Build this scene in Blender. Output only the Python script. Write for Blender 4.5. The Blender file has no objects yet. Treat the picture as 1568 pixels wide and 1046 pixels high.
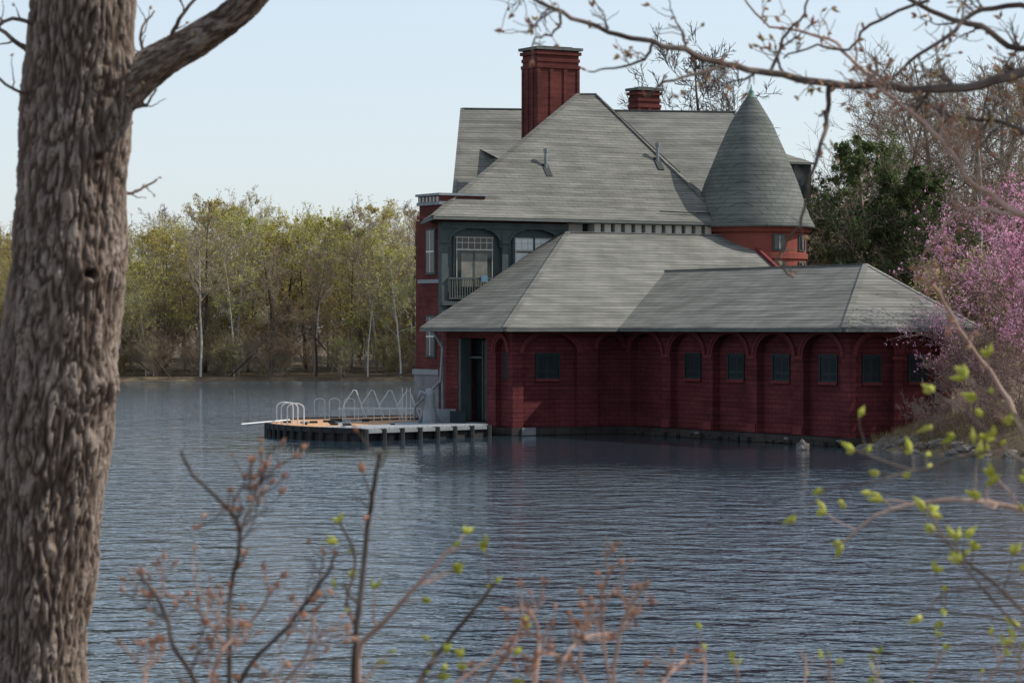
import bpy, math, random, bmesh
from mathutils import Vector, Matrix, noise
import numpy as np

R = random.Random(7)
scene = bpy.context.scene
CAMZ = 4.1
F = 4355.0   # focal length in survey units (used only to convert the survey drawing to metres)

def S(a, b, d):
    """survey drawing (a right, b down) on a vertical plane d metres north -> metres"""
    return Vector(((a-784)*d/F, d, CAMZ+(502-b)*d/F))

# ---------------------------------------------------------------- materials
def new_mat(name):
    m = bpy.data.materials.new(name); m.use_nodes = True
    nt = m.node_tree; b = nt.nodes['Principled BSDF']
    return m, nt, b
def N(nt, t, **kw):
    n = nt.nodes.new(t)
    for k, v in kw.items():
        if k in n.inputs: n.inputs[k].default_value = v
        else: setattr(n, k, v)
    return n
def ramp(nt, stops):
    r = nt.nodes.new('ShaderNodeValToRGB')
    els = r.color_ramp.elements
    while len(els) < len(stops): els.new(0.5)
    for e, (p, c) in zip(els, stops):
        e.position = p; e.color = (*c, 1)
    return r
def noisy(name, c1, c2, scale=3, rough=.8, detail=4, bump=0, bscale=30, stretch=(1,1,1), c3=None, spec=.3, metal=0):
    m, nt, b = new_mat(name)
    tc = N(nt, 'ShaderNodeTexCoord'); mp = N(nt, 'ShaderNodeMapping'); mp.inputs['Scale'].default_value = stretch
    nt.links.new(tc.outputs['Object'], mp.inputs['Vector'])
    n = N(nt, 'ShaderNodeTexNoise', Scale=scale, Detail=detail)
    nt.links.new(mp.outputs[0], n.inputs['Vector'])
    st = [(.3, c1), (.7, c2)] if c3 is None else [(.28, c1), (.5, c2), (.72, c3)]
    r = ramp(nt, st); nt.links.new(n.outputs['Fac'], r.inputs[0]); nt.links.new(r.outputs[0], b.inputs['Base Color'])
    b.inputs['Roughness'].default_value = rough; b.inputs['Metallic'].default_value = metal
    b.inputs['Specular IOR Level'].default_value = spec
    if bump:
        n2 = N(nt, 'ShaderNodeTexNoise', Scale=bscale, Detail=3)
        nt.links.new(mp.outputs[0], n2.inputs['Vector'])
        bp = N(nt, 'ShaderNodeBump', Strength=bump, Distance=.05)
        nt.links.new(n2.outputs['Fac'], bp.inputs['Height']); nt.links.new(bp.outputs[0], b.inputs['Normal'])
    return m

def course_mat(name, c1, c2, mortar, bw, bh, ms, rough=.85, bump=.4, stain=.3, streak=.18, nsc=.7, spec=.2, sz=6.5):
    """brick / shingle courses running horizontally, from object x+y and z"""
    m, nt, b = new_mat(name)
    tc = N(nt, 'ShaderNodeTexCoord'); sp = N(nt, 'ShaderNodeSeparateXYZ')
    nt.links.new(tc.outputs['Object'], sp.inputs[0])
    ad = N(nt, 'ShaderNodeMath', operation='ADD'); nt.links.new(sp.outputs[0], ad.inputs[0]); nt.links.new(sp.outputs[1], ad.inputs[1])
    cb = N(nt, 'ShaderNodeCombineXYZ'); nt.links.new(ad.outputs[0], cb.inputs[0]); nt.links.new(sp.outputs[2], cb.inputs[1])
    br = N(nt, 'ShaderNodeTexBrick'); br.offset = .5
    br.inputs['Color1'].default_value = (*c1, 1); br.inputs['Color2'].default_value = (*c2, 1); br.inputs['Mortar'].default_value = (*mortar, 1)
    br.inputs['Scale'].default_value = 1; br.inputs['Mortar Size'].default_value = ms; br.inputs['Mortar Smooth'].default_value = .6
    br.inputs['Brick Width'].default_value = bw; br.inputs['Row Height'].default_value = bh
    nt.links.new(cb.outputs[0], br.inputs['Vector'])
    mp = N(nt, 'ShaderNodeMapping'); mp.inputs['Scale'].default_value = (.35,sz,1); nt.links.new(cb.outputs[0], mp.inputs[0])
    n3 = N(nt, 'ShaderNodeTexNoise', Scale=1, Detail=3); nt.links.new(mp.outputs[0], n3.inputs['Vector'])
    n = N(nt, 'ShaderNodeTexNoise', Scale=nsc, Detail=5, Roughness=.65)
    nt.links.new(tc.outputs['Object'], n.inputs['Vector'])
    r = ramp(nt, [(.3, (1-stain,)*3), (.7, (1+stain*.4,)*3)]); nt.links.new(n.outputs['Fac'], r.inputs[0])
    r3 = ramp(nt, [(.35, (1-streak,)*3), (.65, (1+streak*.5,)*3)]); nt.links.new(n3.outputs['Fac'], r3.inputs[0])
    mx = N(nt, 'ShaderNodeMix', data_type='RGBA', blend_type='MULTIPLY'); mx.inputs[0].default_value = 1
    nt.links.new(br.outputs['Color'], mx.inputs[6]); nt.links.new(r.outputs[0], mx.inputs[7])
    mx2 = N(nt, 'ShaderNodeMix', data_type='RGBA', blend_type='MULTIPLY'); mx2.inputs[0].default_value = 1
    nt.links.new(mx.outputs[2], mx2.inputs[6]); nt.links.new(r3.outputs[0], mx2.inputs[7])
    nt.links.new(mx2.outputs[2], b.inputs['Base Color'])
    b.inputs['Roughness'].default_value = rough; b.inputs['Specular IOR Level'].default_value = spec
    if bump:
        bp = N(nt, 'ShaderNodeBump', Strength=bump, Distance=.02); bp.invert = True
        nt.links.new(br.outputs['Fac'], bp.inputs['Height']); nt.links.new(bp.outputs[0], b.inputs['Normal'])
    return m

BRICK = course_mat('red_painted_brick', (.150,.038,.039), (.126,.032,.034), (.072,.019,.021), .45, .17, .016, stain=.4, bump=.35, rough=.9, spec=.1, streak=.22)
BRICK2 = course_mat('red_brick', (.155,.046,.038), (.125,.038,.033), (.085,.033,.03), .3, .1, .010, stain=.4, bump=.2, rough=.9, spec=.1)
SHING = course_mat('grey_shingles', (.200,.197,.175), (.172,.170,.152), (.105,.105,.095), .7, .115, .015, stain=.25, bump=.35, streak=.26, rough=.95, spec=.06)
SLATE = course_mat('green_slate', (.158,.167,.150), (.134,.144,.13), (.078,.09,.082), .45, .17, .018, stain=.28, bump=.3, rough=.9, spec=.08)
STONE = course_mat('foundation_stone', (.06,.05,.045), (.04,.035,.033), (.02,.02,.02), .7, .3, .03, stain=.5)
TEAL = noisy('teal_grey_paint', (.045,.062,.062), (.066,.085,.083), 2, .7)
DTEAL = noisy('dark_green_paint', (.010,.022,.024), (.016,.032,.034), 4, .6)
TRIM = noisy('red_trim_paint', (.132,.033,.034), (.165,.041,.042), 5, .85, spec=.1)
CREAM = noisy('cream_stucco', (.42,.40,.34), (.52,.49,.43), 3, .85)
WHITE = noisy('white_paint', (.55,.57,.55), (.68,.69,.66), 3, .6)
GREYM = noisy('grey_metal', (.16,.18,.19), (.24,.26,.27), 3, .5, metal=.1)
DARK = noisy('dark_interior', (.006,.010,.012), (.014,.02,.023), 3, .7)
GUT = noisy('gutter_green', (.09,.10,.092), (.125,.138,.125), 2, .6)
SILVER = noisy('galvanised_rail', (.50,.52,.53), (.66,.68,.68), 4, .4)
PLANK = noisy('orange_deck_boards', (.45,.25,.13), (.62,.38,.22), 3, .85, stretch=(6,.6,1), spec=.1)
GREYPL = noisy('weathered_planks', (.18,.20,.21), (.31,.32,.33), 3, .8, stretch=(6,.6,1))
BLACKW = noisy('tarred_fascia', (.010,.011,.012), (.03,.03,.03), 3, .7)
BLUE = noisy('blue_fabric', (.08,.17,.24), (.12,.22,.30), 3, .8)
ROCK = noisy('rock_grey', (.08,.07,.06), (.18,.16,.14), 4, .9, bump=.5, bscale=8)
GRAN = noisy('granite_base',(.13,.13,.14),(.23,.23,.24),2,.9)

m, nt, b = new_mat('window_glass'); GLASS = m
b.inputs['Roughness'].default_value = .12
n = N(nt,'ShaderNodeTexNoise',Scale=2.0); r = ramp(nt,[(.4,(.012,.018,.02)),(.65,(.10,.11,.105))]); nt.links.new(n.outputs['Fac'],r.inputs[0]); nt.links.new(r.outputs[0],b.inputs['Base Color'])

def leaf_mat(name, cols, scale=.35, trans=.35, detail=2):
    m, nt, b = new_mat(name)
    g = N(nt, 'ShaderNodeNewGeometry'); n = N(nt, 'ShaderNodeTexNoise', Scale=scale, Detail=detail)
    nt.links.new(g.outputs['Position'], n.inputs['Vector'])
    oi = N(nt, 'ShaderNodeObjectInfo'); ma = N(nt,'ShaderNodeMath',operation='MULTIPLY_ADD'); ma.inputs[1].default_value=.35; ma.inputs[2].default_value=-.17
    nt.links.new(oi.outputs['Random'], ma.inputs[0]); ad = N(nt,'ShaderNodeMath',operation='ADD')
    nt.links.new(n.outputs['Fac'], ad.inputs[0]); nt.links.new(ma.outputs[0], ad.inputs[1])
    st = [(.3+.4*i/(len(cols)-1), c) for i, c in enumerate(cols)]
    r = ramp(nt, st); nt.links.new(ad.outputs[0], r.inputs[0])
    out = nt.nodes['Material Output']
    d = N(nt,'ShaderNodeBsdfDiffuse'); nt.links.new(r.outputs[0], d.inputs[0]); nt.nodes.remove(b)
    if trans<=0: nt.links.new(d.outputs[0], out.inputs[0]); return m
    tr = N(nt, 'ShaderNodeBsdfTranslucent'); nt.links.new(r.outputs[0], tr.inputs[0])
    mx = N(nt, 'ShaderNodeMixShader'); mx.inputs[0].default_value = trans
    nt.links.new(d.outputs[0], mx.inputs[1]); nt.links.new(tr.outputs[0], mx.inputs[2]); nt.links.new(mx.outputs[0], out.inputs[0])
    return m
L_YG = leaf_mat('spring_leaves', [(.40,.30,.11),(.48,.43,.12),(.46,.46,.14)], .12, .4)
L_TAN = leaf_mat('bud_brown_leaves', [(.34,.25,.16),(.42,.34,.18),(.43,.39,.16)], .15, .4)
L_DG = leaf_mat('evergreen_needles', [(.045,.065,.028),(.078,.108,.042),(.12,.15,.065)], .5, .2)
L_PINK = leaf_mat('pink_blossom', [(.48,.19,.31),(.68,.33,.47),(.80,.48,.61)], 1.2)
L_GRASS = leaf_mat('bank_weeds', [(.10,.09,.045),(.20,.15,.08),(.30,.23,.13)], .8)
L_BUDY = leaf_mat('yellow_green_buds', [(.38,.40,.06),(.50,.52,.11),(.58,.58,.17)], 20)
L_BUDP = leaf_mat('pink_brown_buds', [(.38,.20,.13),(.50,.30,.21),(.46,.40,.18)], 20)
B_GREY = leaf_mat('bark_grey_far', [(.20,.165,.135),(.29,.25,.21),(.37,.33,.29)], .2, 0, 1)
B_BIRCH = leaf_mat('bark_birch_far', [(.40,.37,.33),(.48,.45,.40),(.54,.52,.47)], .2, 0, 1)
B_BRN = leaf_mat('bark_brown_far', [(.18,.135,.105),(.26,.20,.155),(.34,.27,.21)], .3, 0, 1)
B_DARK = leaf_mat('bark_dark_far', [(.06,.048,.04),(.09,.075,.063),(.14,.115,.095)], .3, 0, 1)
B_TWIG = leaf_mat('twig_dark', [(.07,.052,.045),(.115,.09,.078),(.18,.145,.125)], 6, 0)
B_TWIGP = leaf_mat('twig_pinkish', [(.30,.20,.16),(.40,.28,.23),(.46,.34,.29)], 6, 0)
B_PURP = leaf_mat('twig_purple', [(.13,.08,.08),(.20,.13,.12),(.26,.18,.165)], 1, 0)

# ---------------------------------------------------------------- mesh builder
class MB:
    def __init__(s): s.v=[]; s.f=[]; s.m=[]; s.mats=[]
    def mi(s, mat):
        if mat not in s.mats: s.mats.append(mat)
        return s.mats.index(mat)
    def add(s, vs, fs, mat):
        o=len(s.v); i=s.mi(mat)
        s.v.extend([tuple(v) for v in vs])
        for f in fs: s.f.append(tuple(o+k for k in f)); s.m.append(i)
    def box(s, a, b, mat):
        x0,y0,z0=a; x1,y1,z1=b
        s.add([(x0,y0,z0),(x1,y0,z0),(x1,y1,z0),(x0,y1,z0),(x0,y0,z1),(x1,y0,z1),(x1,y1,z1),(x0,y1,z1)],
              [(0,3,2,1),(4,5,6,7),(0,1,5,4),(1,2,6,5),(2,3,7,6),(3,0,4,7)], mat)
    def beam(s, p, q, w, h, mat):
        p=Vector(p); q=Vector(q); t=(q-p).normalized(); up=Vector((0,0,1))
        if abs(t.z)>.95: up=Vector((0,1,0))
        a=t.cross(up).normalized()*w/2; c=a.cross(t).normalized()*h/2
        vs=[p-a-c,p+a-c,p+a+c,p-a+c,q-a-c,q+a-c,q+a+c,q-a+c]
        s.add(vs,[(0,1,2,3),(7,6,5,4),(0,4,5,1),(1,5,6,2),(2,6,7,3),(3,7,4,0)],mat)
    def poly(s, pts, mat): s.add(pts,[tuple(range(len(pts)))],mat)
    def tube(s, pts, rad, n, mat):
        pts=[Vector(p) for p in pts]; k=len(pts)
        if k<2: return
        t0=(pts[-1]-pts[0]); t0=t0.normalized() if t0.length>1e-6 else Vector((0,0,1))
        ref=Vector((0,0,1)) if abs(t0.z)<.8 else Vector((1,0,0))
        vs=[]; fs=[]
        for i,p in enumerate(pts):
            t=(pts[min(i+1,k-1)]-pts[max(i-1,0)])
            if t.length<1e-6: t=t0
            t.normalize(); a=t.cross(ref)
            if a.length<1e-4: a=t.cross(Vector((0,1,0)))
            a.normalize(); c=t.cross(a); r=rad[i] if not isinstance(rad,(int,float)) else rad
            for j in range(n):
                an=2*math.pi*j/n; vs.append(p+a*(r*math.cos(an))+c*(r*math.sin(an)))
        for i in range(k-1):
            for j in range(n):
                j2=(j+1)%n; fs.append((i*n+j,i*n+j2,(i+1)*n+j2,(i+1)*n+j))
        if n>3:
            fs.append(tuple(range(n-1,-1,-1))); fs.append(tuple((k-1)*n+j for j in range(n)))
        s.add(vs,fs,mat)
    def lathe(s, c, prof, n, mat):
        vs=[];fs=[]
        for r,z in prof:
            for j in range(n):
                a=2*math.pi*j/n; vs.append((c[0]+r*math.cos(a),c[1]+r*math.sin(a),z))
        for i in range(len(prof)-1):
            for j in range(n):
                j2=(j+1)%n; fs.append((i*n+j,i*n+j2,(i+1)*n+j2,(i+1)*n+j))
        s.add(vs,fs,mat)
    def leaf(s, p, sz, mat, rng):
        o=len(s.v); g=rng.uniform
        for _ in range(3): s.v.append((p[0]+g(-sz,sz),p[1]+g(-sz,sz),p[2]+g(-sz,sz)))
        s.f.append((o,o+1,o+2)); s.m.append(s.mi(mat))
    def bud(s, p, d, l, w, mat):
        d=Vector(d).normalized(); a=d.cross(Vector((.3,.5,.8))).normalized()*w; c=d.cross(a).normalized()*w; p=Vector(p); m_=p+d*l*.45
        s.add([p,m_+a,m_+c,m_-a,m_-c,p+d*l],[(0,1,2),(0,2,3),(0,3,4),(0,4,1),(5,2,1),(5,3,2),(5,4,3),(5,1,4)],mat)
    def mesh(s, name):
        me=bpy.data.meshes.new(name); me.from_pydata(s.v,[],s.f)
        for m_ in s.mats: me.materials.append(m_)
        me.polygons.foreach_set('material_index', s.m); me.update(); return me
    def obj(s, name, parent=None, smooth=False, loc=None, solid=0):
        me=s.mesh(name)
        if smooth: me.polygons.foreach_set('use_smooth',[True]*len(me.polygons))
        o=bpy.data.objects.new(name,me); scene.collection.objects.link(o)
        if parent: o.parent=parent
        if loc is not None: o.location=loc
        if solid:
            md=o.modifiers.new('s','SOLIDIFY'); md.thickness=solid; md.offset=-1
        return o
def empty(name, loc=(0,0,0), rz=0):
    e=bpy.data.objects.new(name,None); scene.collection.objects.link(e); e.location=loc; e.rotation_euler=(0,0,rz); e.empty_display_size=.5; return e

# ---------------------------------------------------------------- boathouse
T=math.radians(30); OX,OY=.02,108.0
BH=empty('brick_boathouse',(OX,OY,0),T)
def w2l(X,Y,z):
    dx,dy=X-OX,Y-OY; return Vector((dx*math.cos(T)+dy*math.sin(T), -dx*math.sin(T)+dy*math.cos(T), z))

class Fr:
    def __init__(s,p0,d,inn): s.p=Vector((*p0,0)); s.d=Vector((*d,0)); s.i=Vector((*inn,0))
    def P(s,a,z,o=0): q=s.p+s.d*a+s.i*o; return (q.x,q.y,z)
    def box(s,mb,a0,a1,z0,z1,o0,o1,mat):
        vs=[s.P(a0,z0,o0),s.P(a1,z0,o0),s.P(a1,z0,o1),s.P(a0,z0,o1),s.P(a0,z1,o0),s.P(a1,z1,o0),s.P(a1,z1,o1),s.P(a0,z1,o1)]
        mb.add(vs,[(0,3,2,1),(4,5,6,7),(0,1,5,4),(1,2,6,5),(2,3,7,6),(3,0,4,7)],mat)
def wall(mb,fr,L,z0,z1,arches,mat,dep=.24):
    cur=0; P=fr.P
    for (c,r,zs,rise,*ex) in arches:
        dp=ex[0] if ex else dep; pm=ex[1] if len(ex)>1 else mat
        mb.poly([P(cur,z0),P(c-r,z0),P(c-r,z1),P(cur,z1)],mat)
        K=18; pt=[(c-r*math.cos(math.pi*i/K), zs+rise*math.sin(math.pi*i/K)) for i in range(K+1)]
        if ex and rise<.1: pt=[(c-r,zs),(c+r,zs)]; K=1
        for i in range(K):
            (a,za),(b2,zb)=pt[i],pt[i+1]
            mb.poly([P(a,za),P(b2,zb),P(b2,z1),P(a,z1)],mat)
            mb.poly([P(a,za),P(a,za,dp),P(b2,zb,dp),P(b2,zb)],mat)
        mb.poly([P(c-r,z0),P(c-r,z0,dp),P(c-r,zs,dp),P(c-r,zs)],mat)
        mb.poly([P(c+r,z0),P(c+r,zs),P(c+r,zs,dp),P(c+r,z0,dp)],mat)
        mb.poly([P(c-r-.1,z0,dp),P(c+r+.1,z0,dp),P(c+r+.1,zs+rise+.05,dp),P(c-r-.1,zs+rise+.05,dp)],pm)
        if K>1:
            for (ri,ro,o) in ((.0,.10,-.05),(.10,.2,-.09)):
                for i in range(K):
                    t1,t2=math.pi*i/K,math.pi*(i+1)/K
                    def q(t,e,o_): return P(c-(r+e)*math.cos(t), zs+(rise+e)*math.sin(t), o_)
                    mb.poly([q(t1,ri,o),q(t2,ri,o),q(t2,ro,o),q(t1,ro,o)],TRIM)
                    mb.poly([q(t1,ro,o),q(t2,ro,o),q(t2,ro,.01),q(t1,ro,.01)],TRIM)
                    mb.poly([q(t1,ri,.01),q(t2,ri,.01),q(t2,ri,o),q(t1,ri,o)],TRIM)
        cur=c+r
    mb.poly([P(cur,z0),P(L,z0),P(L,z1),P(cur,z1)],mat)
def shutterwin(mb,fr,c,w,z0,z1,o):
    fr.box(mb,c-w/2-.07,c+w/2+.07,z0-.1,z0,o-.08,o+.05,TRIM)
    fr.box(mb,c-w/2-.06,c-w/2,z0,z1,o-.05,o+.05,DTEAL); fr.box(mb,c+w/2,c+w/2+.06,z0,z1,o-.05,o+.05,DTEAL)
    fr.box(mb,c-w/2-.06,c+w/2+.06,z1,z1+.06,o-.05,o+.05,DTEAL)
    fr.box(mb,c-w/2,c+w/2,z0,z1,o-.015,o+.05,DTEAL)
    for sg in (-1,1):
        x0,x1=(c+.04,c+w/2-.06) if sg>0 else (c-w/2+.06,c-.04)
        fr.box(mb,x0,x1,z0+.32,z1-.07,o-.025,o-.016,DARK); fr.box(mb,x0,x1,z0+.07,z0+.25,o-.025,o-.016,DARK)

W=MB()
fM=Fr((0,0),(1,0),(0,1)); fE=Fr((0,0),(0,1),(1,0)); fW=Fr((5.07,0),(0,-1),(1,0)); fR=Fr((5.07,-14.4),(1,0),(0,1))
wall(W,fM,5.07,.30,4.2,[(1.68,1.2,3.12,.74),(4.35,.55,3.3,.5)],BRICK)
shutterwin(W,fM,1.68,.95,2.15,3.08,.24)
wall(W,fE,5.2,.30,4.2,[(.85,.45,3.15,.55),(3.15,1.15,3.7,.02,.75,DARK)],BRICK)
fE.box(W,.62,1.08,2.1,3.2,.2,.24,DARK)
fE.box(W,2.05,2.2,.45,3.68,.1,.7,DTEAL); fE.box(W,2.2,2.95,.5,3.6,.45,.5,TEAL); fE.box(W,3.0,3.06,.5,3.6,.4,.5,TEAL)
fE.box(W,2.3,2.85,.8,1.9,.43,.449,DTEAL); fE.box(W,2.3,2.85,2.1,3.4,.43,.449,DTEAL)
fE.box(W,4.1,4.28,.45,3.68,.02,.5,TEAL); fE.box(W,3.0,4.1,2.9,2.98,.4,.5,TEAL)
ar=[1.45+2.85*k for k in range(5)]
wall(W,fW,14.4,.30,4.2,[(a,1.12,3.1,.78) for a in ar],BRICK,dep=.3)
for a in ar[1:]: shutterwin(W,fW,a,.95,2.2,3.1,.3)
wall(W,fR,4.5,.30,4.2,[(1.15,.82,3.15,.68),(3.15,.82,3.15,.68)],BRICK)
for a in (1.15,3.15): shutterwin(W,fR,a,.7,2.2,3.1,.24)
for s_,fr in [(a+1.425,fW) for a in ar[:4]]+[(2.15,fR)]:
    fr.box(W,s_-.26,s_+.26,.33,.62,-.05,.02,TRIM); fr.box(W,s_-.28,s_+.28,2.98,3.1,-.05,.02,TRIM)
W.poly([(9.57,-14.4,.30),(9.57,0,.30),(9.57,0,4.2),(9.57,-14.4,4.2)],BRICK)
W.poly([(9.57,0,.2),(14.6,0,.2),(14.6,0,4.2),(9.57,0,4.2)],BRICK)
W.poly([(14.6,0,.2),(14.6,7,.2),(14.6,7,7.85),(14.6,6.2,7.8),(14.6,0,4.3)],BRICK)
W.poly([(0,5.2,.2),(0.7,7,.2),(.7,7,4.2),(0,5.2,4.2)],BRICK)
W.box((-.08,-.08,-1),(5.0,.10,.30),STONE)
W.box((-.08,.1,-1),(.1,5.3,.29),STONE); W.box((4.99,-14.48,-1),(5.17,-.08,.295),STONE); W.box((5.17,-14.48,-1),(9.65,-14.3,.29),STONE)
for i in range(60):
    s_=R.uniform(0,14.3); w_=R.uniform(.25,.6)
    W.box((4.99-R.uniform(.05,.28),-s_-w_,-.5),(5.02,-s_,R.uniform(.02,.16)),STONE)
W.box((.35,-.14,.02),(.95,-.081,.30),GRAN)
for s_ in (5.1,10.8,13.9): W.box((4.90,-s_-.2,.1),(4.985,-s_,.22),GRAN)
W.obj('boat_wing_walls',BH)

Rf=MB()
A=(-.8,-.8,4.1); V0=(4.27,-.8,4.1); ap=(6.2,6.2,8.02)
c1=(4.27,-15.2,4.1); c2=(10.25,-15.2,4.1); h=(9.12,-10,6.42); vy=(9.12,3.3,6.42)
Rf.poly([A,V0,vy,ap],SHING)
Rf.poly([ap,vy,(10.25,-.8,4.1),(14.75,-.8,4.1),(14.75,6.2,8.02)],SHING)
Rf.poly([A,ap,(-.8,5.85,4.1)],SHING)
Rf.poly([(-.8,5.85,4.1),ap,(6.2,7,7.98),(.7,7,4.3)],SHING)
Rf.poly([ap,(14.75,6.2,8.02),(14.75,7,7.98),(6.2,7,7.98)],SHING)
Rf.poly([c1,h,vy,V0],SHING); Rf.poly([c1,c2,h],SHING); Rf.poly([c2,(10.25,-.8,4.1),vy,h],SHING)
Rf.obj('boat_wing_roof',BH,solid=.1)
Cp=MB()
for p,q in ((A,ap),((-.8,5.85,4.1),ap),(ap,(14.75,6.2,8.02)),(h,vy),(c1,h),(c2,h)):
    Cp.beam(Vector(p),Vector(q),.2,.04,SHING)
for p,q in ((A,V0),(A,(-.8,5.85,4.1)),(V0,c1),(c1,c2)):
    d=(Vector(q)-Vector(p)).normalized()*.05
    Cp.beam(Vector(p)+Vector((0,0,-.09))-d,Vector(q)+Vector((0,0,-.09))+d,.10,.11,GUT)
Cp.beam((14.75,6.2,8.06),(14.75,-.8,4.14),.15,.2,TRIM)
Cp.obj('boat_wing_ridges_gutters',BH)

Mn=MB()
Mn.box((.75,7,0),(14.3,9.2,8.45),BRICK2)
Mn.box((4,9.2,0),(14.2,14,9.5),BRICK2)
Mn.box((.7,7.02,0),(2.7,8.8,9.05),BRICK2)
Mn.box((.62,6.95,9.05),(2.8,8.9,9.18),GREYM); Mn.box((.66,6.99,9.18),(2.74,8.84,9.42),BRICK2)
for k in range(6):
    v_=7.05+k*.3; Mn.box((.60,v_,9.18),(.66,v_+.12,9.38),CREAM)
Mn.box((.58,6.9,9.42),(2.84,8.94,9.52),GREYM)
Mn.box((.62,6.94,8.5),(2.78,8.88,8.62),TRIM)
Mn.box((.55,6.9,-.5),(2.6,9.0,2.2),GRAN); Mn.box((.5,6.85,2.2),(2.6,9.05,2.42),GREYM)
Mn.box((.64,6.96,5.9),(2.6,8.86,6.05),GREYM)
for z0,z1 in ((6.25,8.1),(2.9,4.6)):
    fP=Fr((.7,7),(0,1),(1,0)); fP.box(Mn,.35,1.15,z0,z1,-.06,.02,TEAL); fP.box(Mn,.43,1.07,z0+.08,z1-.08,-.075,-.03,GLASS)
    fP.box(Mn,.43,1.07,(z0+z1)/2-.03,(z0+z1)/2+.03,-.09,-.04,WHITE); fP.box(Mn,.73,.77,z0+.08,z1-.08,-.088,-.04,WHITE)
fB=Fr((0,7),(1,0),(0,1))
fB.box(Mn,.6,6.5,4.3,8.36,-.1,0,TEAL)
for a in (.72,3.52,6.3):
    fB.box(Mn,a-.14,a+.14,4.3,8.34,-.32,-.1,TEAL); fB.box(Mn,a-.2,a+.2,7.5,7.62,-.38,-.1,TEAL); fB.box(Mn,a-.2,a+.2,5.0,5.2,-.38,-.1,TEAL)
fB.box(Mn,.55,6.5,8.1,8.35,-.36,-.1,TEAL); fB.box(Mn,.55,6.5,5.0,5.16,-.4,-.1,TEAL)
def arcbr(a,sg):
    K=8; pts=[]
    for i in range(K+1):
        t=math.pi/2*i/K; pts.append((a+sg*(.8-.8*math.cos(t)), 7.35+.75*math.sin(t)))
    for i in range(K):
        p,q=pts[i],pts[i+1]
        Mn.poly([fB.P(p[0],p[1],-.3),fB.P(q[0],q[1],-.3),fB.P(q[0],8.12,-.3),fB.P(p[0],8.12,-.3)],TEAL); Mn.beam(fB.P(p[0],p[1],-.25),fB.P(q[0],q[1],-.25),.16,.1,TEAL)
for a,sg in ((.86,1),(3.38,-1),(3.66,1),(6.16,-1)): arcbr(a,sg)
SHADE=noisy('window_blind',(.13,.125,.105),(.22,.21,.175),3,.8)
def window2(a0,a1,z0,z1,bm):
    fB.box(Mn,a0,a1,z0,z1,-.17,-.1,TEAL)
    fB.box(Mn,a0+.1,a1-.1,z0+.1,z1-.1,-.19,-.12,bm)
    zt=z1-.6
    fB.box(Mn,a0+.1,a1-.1,zt-.025,zt+.025,-.22,-.19,CREAM)
    for k in range(1,6):
        aa=a0+.1+(a1-a0-.2)*k/6; fB.box(Mn,aa-.012,aa+.012,zt,z1-.1,-.21,-.19,CREAM)
    fB.box(Mn,a0+.1,a1-.1,(zt+z1)/2-.03,(zt+z1)/2-.005,-.212,-.19,CREAM)
    for aa in (a0+.12,a1-.14): fB.box(Mn,aa,aa+.025,z0+.1,z1-.1,-.212,-.19,CREAM)
    for zz in (z0+.1,z1-.12): fB.box(Mn,a0+.08,a1-.08,zz,zz+.03,-.215,-.19,CREAM)
window2(1.2,3.1,5.25,7.85,GLASS)
fB.box(Mn,1.55,2.75,5.75,7.1,-.194,-.186,SHADE); fB.box(Mn,2.1,2.18,5.7,7.15,-.21,-.195,TEAL)
window2(3.95,5.95,6.0,7.85,SHADE)
fB.box(Mn,4.05,5.85,7.28,7.72,-.2,-.188,WHITE); fB.box(Mn,4.05,5.85,6.72,7.14,-.2,-.188,WHITE)
fB.box(Mn,3.95,5.95,6.5,6.6,-.23,-.19,TEAL); fB.box(Mn,4.9,4.98,6.0,7.85,-.23,-.19,TEAL)
fB.box(Mn,.85,3.4,6.05,6.12,-.42,-.34,TEAL); fB.box(Mn,.85,3.4,5.25,5.3,-.42,-.34,TEAL)
for k in range(22): fB.box(Mn,.9+k*.115,.93+k*.115,5.3,6.05,-.40,-.36,GUT)
fB.box(Mn,2.3,2.6,5.95,6.2,-.5,-.43,BLUE)
fB.box(Mn,6.5,14.2,7.4,8.44,-.06,0,DTEAL); fB.box(Mn,6.55,7.3,7.4,8.38,-.14,-.06,CREAM)
for k in range(14):
    a=7.6+k*.5; fB.box(Mn,a,a+.30,7.98,8.38,-.6,-.06,CREAM)
fB.box(Mn,6.5,14.2,8.38,8.44,-.65,-.06,GUT)
Mn.obj('main_walls',BH)

Mr=MB()
e0=(-.1,6.2,8.55); e1=(14.7,6.2,8.55); a0=(9.5,10.8,14.12); a1=(10.35,10.8,14.15)
f0=(.75,6.75,9.0); f1=(13.9,6.85,9.05)
Mr.poly([e0,e1,f1,f0],SHING); Mr.poly([f0,f1,a1,a0],SHING)
Mr.poly([e0,f0,a0,(9.0,13.5,10.5),(2.8,10.2,8.5),(-.1,7.1,8.4)],SHING)
g1=(13.9,9.6,10.8)
Mr.poly([e1,(14.7,9.0,8.6),g1,f1],SHING); Mr.poly([f1,g1,a1],SHING); Mr.poly([a1,g1,(11.5,13,10.5),(9.0,13.5,10.5),a0],SHING)
R1=w2l(-2.23,128,13.95); R2=w2l(10.2,130,13.95); q1=w2l(-2.5,122.5,9.7); q2=w2l(12.6,125,9.5); q3=w2l(12.6,136,9.5); q4=w2l(-2.3,134,9.7)
Mr.poly([q1,q2,R2,R1],SHING); Mr.poly([q3,q4,R1,R2],SHING); Mr.poly([q2,q3,R2],SHING)
Mr.obj('main_roof',BH,solid=.12)
Bk=MB()
i1=w2l(-2.2,122.9,0);i2=w2l(12.2,125.3,0);i3=w2l(12.2,135.5,0);i4=w2l(-2.05,133.6,0); up=Vector((0,0,9.7))
for a,b2 in ((i1,i2),(i2,i3),(i3,i4)): Bk.poly([a,b2,b2+up,a+up],BRICK2)
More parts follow.
